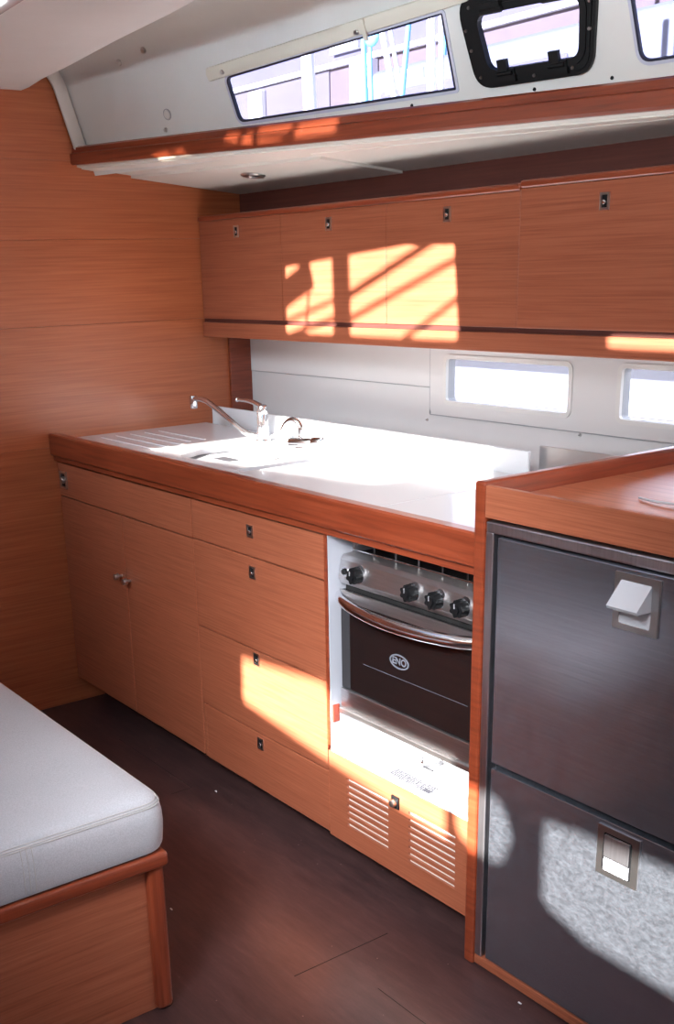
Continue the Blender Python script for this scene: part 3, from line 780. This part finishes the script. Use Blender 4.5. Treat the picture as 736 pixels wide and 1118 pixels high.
# ---- upper cabinets ----------------------------------------------
YU = 0.57
uc = thing('wall_cabinet', 'long teak wall cabinet with three lift-up doors at the bulkhead end', 'cabinet', (0.7, 0.65, 1.165))
MB().box(0.003, 1.4185, YU+.018, 0.734, 1.20, 1.53).build('body', 'shaded_wood', uc)
for x0_, x1_, xl in ((0.004, 0.4635, 0.226), (0.4655, 0.9435, 0.698), (0.9455, 1.4165, 1.176)):
    d = MB().box(x0_, x1_, YU, YU+.018, 1.228, 1.528, 0.0012).build('door', 'upper', uc)
    square_lock(d, xl, YU, 1.491, 0.0125, 0.0175)
MB().box(0.003, 1.4185, YU-.006, YU+.02, 1.5285, 1.545, 0.006, 3).build('top_lip', 'trim', uc)
uc2 = thing('wall_cabinet', 'teak wall cabinet with one wide lift-up door, right of the long three-door one', 'cabinet', (1.9, 0.65, 1.165))
MB().box(1.4225, 2.9, YU+.018, 0.734, 1.20, 1.535).build('body', 'shaded_wood', uc2)
d = MB().box(1.4225, 1.985, YU-.006, YU+.014, 1.228, 1.532, 0.0015).build('door', 'upper', uc2)
square_lock(d, 1.663, YU-.006, 1.491, 0.0125, 0.0175)
MB().box(1.99, 2.85, YU-.006, YU+.014, 1.228, 1.532, 0.0015).build('door', 'upper', uc2)
MB().box(1.4225, 2.9, YU-.012, YU+.02, 1.5325, 1.549, 0.006, 3).build('top_lip', 'trim', uc2)
o = MB().box(0.003, 2.9, YU-.004, YU+.016, 1.170, 1.216, 0.002).box(0.003, 2.9, YU+.016, 0.74, 1.19, 1.198).build('light_rail', 'upper')
tag(o, 'horizontal teak light rail running along below all the wall cabinets', 'rail')
tag(MB().box(0.003, 2.9, YU+.004, YU+.017, 1.2165, 1.2275).build('shadow_gap', 'shaded_wood'), 'dark strip drawing the shade between the light rail and the wall cabinet doors', 'strip')  # dark strip colours in the shade of the open gap

# ---- soffit downlight --------------------------------------------
c = thing('downlight', 'small round recessed downlight ring in the cream soffit', 'light', tuple(sof(0.42, 0.5)))
p = sof(0.425, 0.52)
n_ = (sof(0.425, 0.6)-sof(0.425, 0.5)).cross(sof(0.5, 0.52)-sof(0.425, 0.52)).normalized()
if n_.z > 0: n_ = -n_
def ringm(mb, cpt, nrm, r, rr, seg=28):
    q = Vector((0, 0, 1)).rotation_difference(nrm).to_matrix()
    pts = [cpt+q @ Vector((r*math.cos(2*math.pi*i/seg), r*math.sin(2*math.pi*i/seg), 0)) for i in range(seg)]
    def st(i):
        a = 2*math.pi*i/seg; ra = q @ Vector((math.cos(a), math.sin(a), 0)); up_ = nrm
        return [pts[i]+ra*rr*math.cos(t)+up_*rr*math.sin(t) for t in [2*math.pi*k/8 for k in range(8)]]
    mb.sweep(st, seg, True, True); return mb
ringm(MB(), p+n_*0.011, n_, 0.032, 0.0045).build('ring', 'satin', c, smooth=True)
MB().cyl(p+n_*0.008, p+n_*0.0105, 0.029, 0.029, 24).build('lens', 'black', c)

# ---- snap studs, screws on coachroof ------------------------------
for (u0, z0, m_, nm, lb, r) in ((0.266, 1.929, 'white_plug', 'snap_stud', 'upper white snap stud nearest the bulkhead on the coachroof side', .007),
                                (0.380, 1.943, 'satin', 'snap_stud', 'upper dark metal snap stud on the coachroof side', .007),
                                (0.386, 1.788, 'white_plug', 'cover_cap', 'round white cap halfway down the white coachroof side', .012),
                                (0.363, 1.752, 'satin', 'screw', 'tiny screw just above the mahogany board, below the white cap', .005)):
    c = thing(nm, lb, 'stud' if nm == 'snap_stud' else 'cap' if nm == 'cover_cap' else 'screw', tuple(side(u0, z0)))
    a = side(u0, z0, -.001); b = side(u0, z0, .004 if r > .01 else .007)
    MB().cyl(a, b, r, r*.9, 20, .0008).build('head', m_, c, smooth=True)
    ringm(MB(), side(u0, z0, .001), (b-a).normalized(), r*1.15, .0012, 20).build('rim', 'satin' if r < .01 else 'print_grey', c, smooth=True)
for u0, zq in ((1.185, 1.7245), (1.50, 1.7215), (1.675, 1.722)):
    c = thing('screw', 'tiny dark screw above the mahogany board, ' + ('below the long window' if u0 < 1.4 else 'below the black-framed portlight' if u0 < 1.6 else 'between portlight and right window'), 'screw', tuple(side(u0, zq)))
    MB().cyl(side(u0, zq, -.001), side(u0, zq, .003), .0042, .003, 12).build('head', 'black', c)

# ---- roller blind cassette over long window -----------------------
c = thing('roller_blind', 'cream rolled-up blind strip fixed above the long coachroof window', 'blind', tuple(side(0.9, 1.88)))
def blst(i):
    t = i/12; u = 0.585+(1.40-0.585)*t
    zb = 1.846+(0.056)*t; zt = zb+0.031
    return [side(u, zb, 0.002), side(u, zb+.001, 0.010), side(u, (zb+zt)/2, 0.015), side(u, zt-.002, 0.010), side(u, zt, 0.002)]
MB().sweep(blst, 13).build('roll', 'cream', c, smooth=True)
for u0, zq in ((0.643, 1.862), (1.085, 1.888)):
    s_ = MB().cyl(side(u0, zq, .010), side(u0, zq, .019), .0062, .0052, 16, .001).build('snap', 'satin', c)
mb = MB(); mb.plate([(1.103, 1.868), (1.113, 1.868), (1.113, 1.912), (1.103, 1.912)], [], fn, .012, .017)
mb.build('strap', 'cream', c)

# ---- glossy white tube under ceiling ---------------------------------
c = thing('ceiling_tube', 'glossy white tube under the ceiling in the top left corner', 'lamp', (1.1, -0.5, 1.85))
MB().tube([(0.55, -0.480, 1.860), (2.1, -0.575, 1.860)], 0.024, 20).build('tube', 'white_gloss', c, smooth=True)
for x in (0.7, 1.9): MB().cyl((x, -0.480-0.095*(x-.55)/1.55, 1.86), (x, -0.480-0.095*(x-.55)/1.55, 1.952), 0.008, seg=12).build('bracket', 'satin', c)

# ---- settee -------------------------------------------------------
st_ = thing('settee_base', 'teak settee base with rounded corner post, lower left foreground', 'bench', (0.9, -1.1, 0))
MB().box(0.02, 1.640, -1.10, -0.602, 0.0, 0.330, 0.002).build('side_panel', 'veneer', st_)
MB().box(1.620, 1.656, -0.618, -0.582, 0.0, 0.333, 0.012, 4).build('corner_post', 'trim_v', st_)
MB().box(0.02, 1.664, -1.10, -0.576, 0.316, 0.3465, 0.008, 3).build('top_rail', 'trim', st_)
cu = thing('seat_cushion', 'off-white upholstered seat cushion on the teak settee base', 'cushion', (0.9, -1.1, 0.346))
CY0 = -1.10
def cush(off, z, crown=0.0):
    L = roundpoly([(0.02+off, CY0+off), (1.664-off, CY0+off), (1.664-off, -0.568-off), (0.02+off, -0.568-off)], max(0.012, 0.052-off*0.5), 8)
    return [Vector((a, b, z)) for a, b in L]
lv = [(0.014, .3475), (0.005, .352), (0.001, .362), (-0.001, .385), (-0.002, .405), (-0.001, .425), (0.003, .444), (0.010, .455), (0.022, .4625), (0.05, .4665), (0.12, .4690), (0.22, .4695)]
mb = MB(); mb.sweep(lambda i: cush(lv[i][0], lv[i][1]), len(lv))
mb.build('cover', 'fabric', cu, smooth=True)
for dz, off in ((0.4445, 0.0022), (0.4475, 0.0045), (0.4515, 0.0070)):
    L = cush(off, dz); MB().tube(L+[L[0]], 0.0009, 6).build('piping', 'piping', cu, smooth=True)
for y in (-0.838, -0.848, -0.858):
    MB().tube([(1.6645, y, 0.360), (1.666, y, 0.405), (1.6645, y, 0.43), (1.661, y, 0.4445)], 0.0008, 6).build('seam', 'piping', cu)

# ---- debris on floor ----------------------------------------------
for x, y, where in ((0.895, -0.012, 'beside the toe kick below the drawers'), (2.068, -0.045, 'in front of the fridge sill'), (1.345, -0.413, 'in the middle of the open floor')):
    mb = MB(); mb.box(x-.004, x+.004, y-.0015, y+.0015, 0.0, 0.0025, .0006)
    tag(mb.build('crumb', 'sticker'), 'tiny pale crumb on the dark floor '+where, 'crumb')
# ================================================================== OUTSIDE
o = MB().box(-14, 14, 1.2, 14, 0.05, 0.10).build('quay', 'quay'); tag(o, 'pale sunlit quay surface seen outside through the hull windows', 'quay')
b_ = thing('building', 'lilac and pink quay building seen through the coachroof windows', 'building', (-6, 9.2, 0.10))
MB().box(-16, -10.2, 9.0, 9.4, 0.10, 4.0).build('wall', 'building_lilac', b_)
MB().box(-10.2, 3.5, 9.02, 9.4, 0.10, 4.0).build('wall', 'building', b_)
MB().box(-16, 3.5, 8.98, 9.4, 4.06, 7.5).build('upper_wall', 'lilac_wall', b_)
MB().box(-16, 3.5, 8.94, 9.4, 4.0, 4.06).build('ledge', 'white_paint', b_)
MB().box(-12.1, -11.75, 8.9, 9.0, 3.55, 3.95, .02).build('meter_box', 'white_paint', b_)
MB().box(-10.05, -9.45, 8.9, 9.0, 4.15, 4.45).build('window', 'white_paint', b_)
MB().box(-9.6, -9.15, 8.88, 9.0, 2.9, 3.98).build('door_panel', 'white_paint', b_)
o = MB().box(-16, 3.5, 8.55, 8.85, 0.1005, 1.15, .02).build('harbour_wall', 'quay'); tag(o, 'low pale harbour wall seen outside through the hull windows', 'wall')
g_ = thing('neighbour_boat_gantry', 'pale blue ropes and white ladder struts of a neighbouring boat beyond the long window', 'rigging', (-3.1, 4.0, 1.50))
def gt(p, q, r, nm, m_): MB().tube([p, q], r, 10).build(nm, m_, g_, smooth=True)
gt((-3.28, 4, 1.50), (-3.36, 4, 3.6), 0.020, 'rope', 'blue')
gt((-3.24, 4.02, 1.50), (-3.31, 4.02, 3.6), 0.012, 'rope', 'blue')
gt((-2.72, 4, 1.501), (-3.30, 4, 3.45), 0.022, 'strut', 'white_paint')
gt((-2.64, 4, 1.50), (-3.22, 4, 3.45), 0.014, 'strut', 'white_paint')
gt((-3.07, 4, 1.50), (-2.78, 4, 3.45), 0.018, 'strut', 'blue')
gt((-2.63, 4, 1.50), (-2.66, 4, 4.0), 0.030, 'post', 'white_paint')
gt((-2.54, 4, 1.50), (-2.56, 4, 4.0), 0.018, 'post', 'white_paint')
for z in (2.50, 2.62, 2.75): gt((-2.98+(z-2.1)*-.28, 4, z), (-2.90+(z-2.1)*-.28, 4, z+.005), 0.010, 'rung', 'white_paint')
MB().box(-2.86, -2.72, 3.98, 4.02, 2.55, 2.62, .006).build('bracket', 'white_paint', g_)
MB().ball((-3.22, 3.98, 2.86), 0.055, (1.2, .6, 1)).build('rope_coil', 'blue', g_, smooth=True)
gw = thing('gangway', 'raised white gangway outside, below the ropes and ladder struts', 'gangway', (-3.5, 4.0, 0.10))
MB().box(-9, 2, 3.8, 4.4, 1.42, 1.495).build('deck', 'white_paint', gw)
for x in (-8.9, 1.9): MB().cyl((x, 4.1, 0.10), (x, 4.1, 1.42), 0.05).build('post', 'white_paint', gw)
o = MB().tube([(-4.33, 4.3, 1.5), (-4.36, 4.3, 2.5), (-4.42, 4.3, 3.4)], [0.06, 0.05], 12).build('furled_sail', 'white_paint', smooth=True); tag(o, 'rolled pale sailcloth standing outside at the left end of the long window', 'sail')
nb = thing('neighbour_boat', 'white neighbouring boat cabin seen through the portlight and right window', 'boat', (-4.2, 6.8, 0.10))
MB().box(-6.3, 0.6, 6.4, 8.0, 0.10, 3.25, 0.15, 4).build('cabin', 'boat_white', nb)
MB().box(-6.0, -3.6, 6.38, 6.5, 2.86, 3.02, .03).build('window_band', 'lilac_wall', nb)
MB().tube([(-5.0, 6.3, 3.2), (-4.7, 6.3, 5.5)], .03, 10).build('pole', 'blue', nb)
# rigging frame above the cabin top that throws stripes onto the wall cabinets
ZR = SLOPE*2.47; YR = -1.9
rg = thing('deck_frame', 'metal pole and rope frame on deck above the hatch, outside the view', 'rigging', (0.8, YR, 1.98))
def bar(xa, za, xb, zb, r, nm='rope', m_='white_paint'):
    MB().tube([(xa, YR, max(za+ZR, 1.9)), (xb, YR, zb+ZR)], r, 10).build(nm, m_, rg)
bar(0.760, 1.05, 0.735, 1.75, 0.040, 'pole')
bar(0.78, 1.30, 1.25, 1.48, 0.012)
bar(0.78, 1.235, 1.25, 1.40, 0.009)
bar(0.98, 1.17, 1.25, 1.31, 0.008)
bar(0.80, 1.44, 0.90, 1.50, 0.02)
bar(0.44, 1.29, 0.61, 1.36, 0.040)
bar(0.44, 1.385, 0.68, 1.50, 0.012)
bar(0.56, 1.33, 0.62, 1.50, 0.026)
bar(0.44, 1.215, 0.76, 1.30, 0.007)
bar(0.44, 1.17, 0.78, 1.255, 0.008)
bar(0.56, 1.1, 0.60, 1.32, 0.006)
# repeats share a group
GROUPS = {'crumb': 'crumbs on the dark floor', 'panel_screw': 'screws in the white hull panel', 'screw': 'small screws above the mahogany board',
          'snap_stud': 'snap studs on the coachroof side', 'wall_cabinet': 'teak wall cabinets above the worktop'}
for o in list(bpy.data.objects):
    base = o.name.split('.')[0]
    if o.parent is None and base in GROUPS: o['group'] = GROUPS[base]
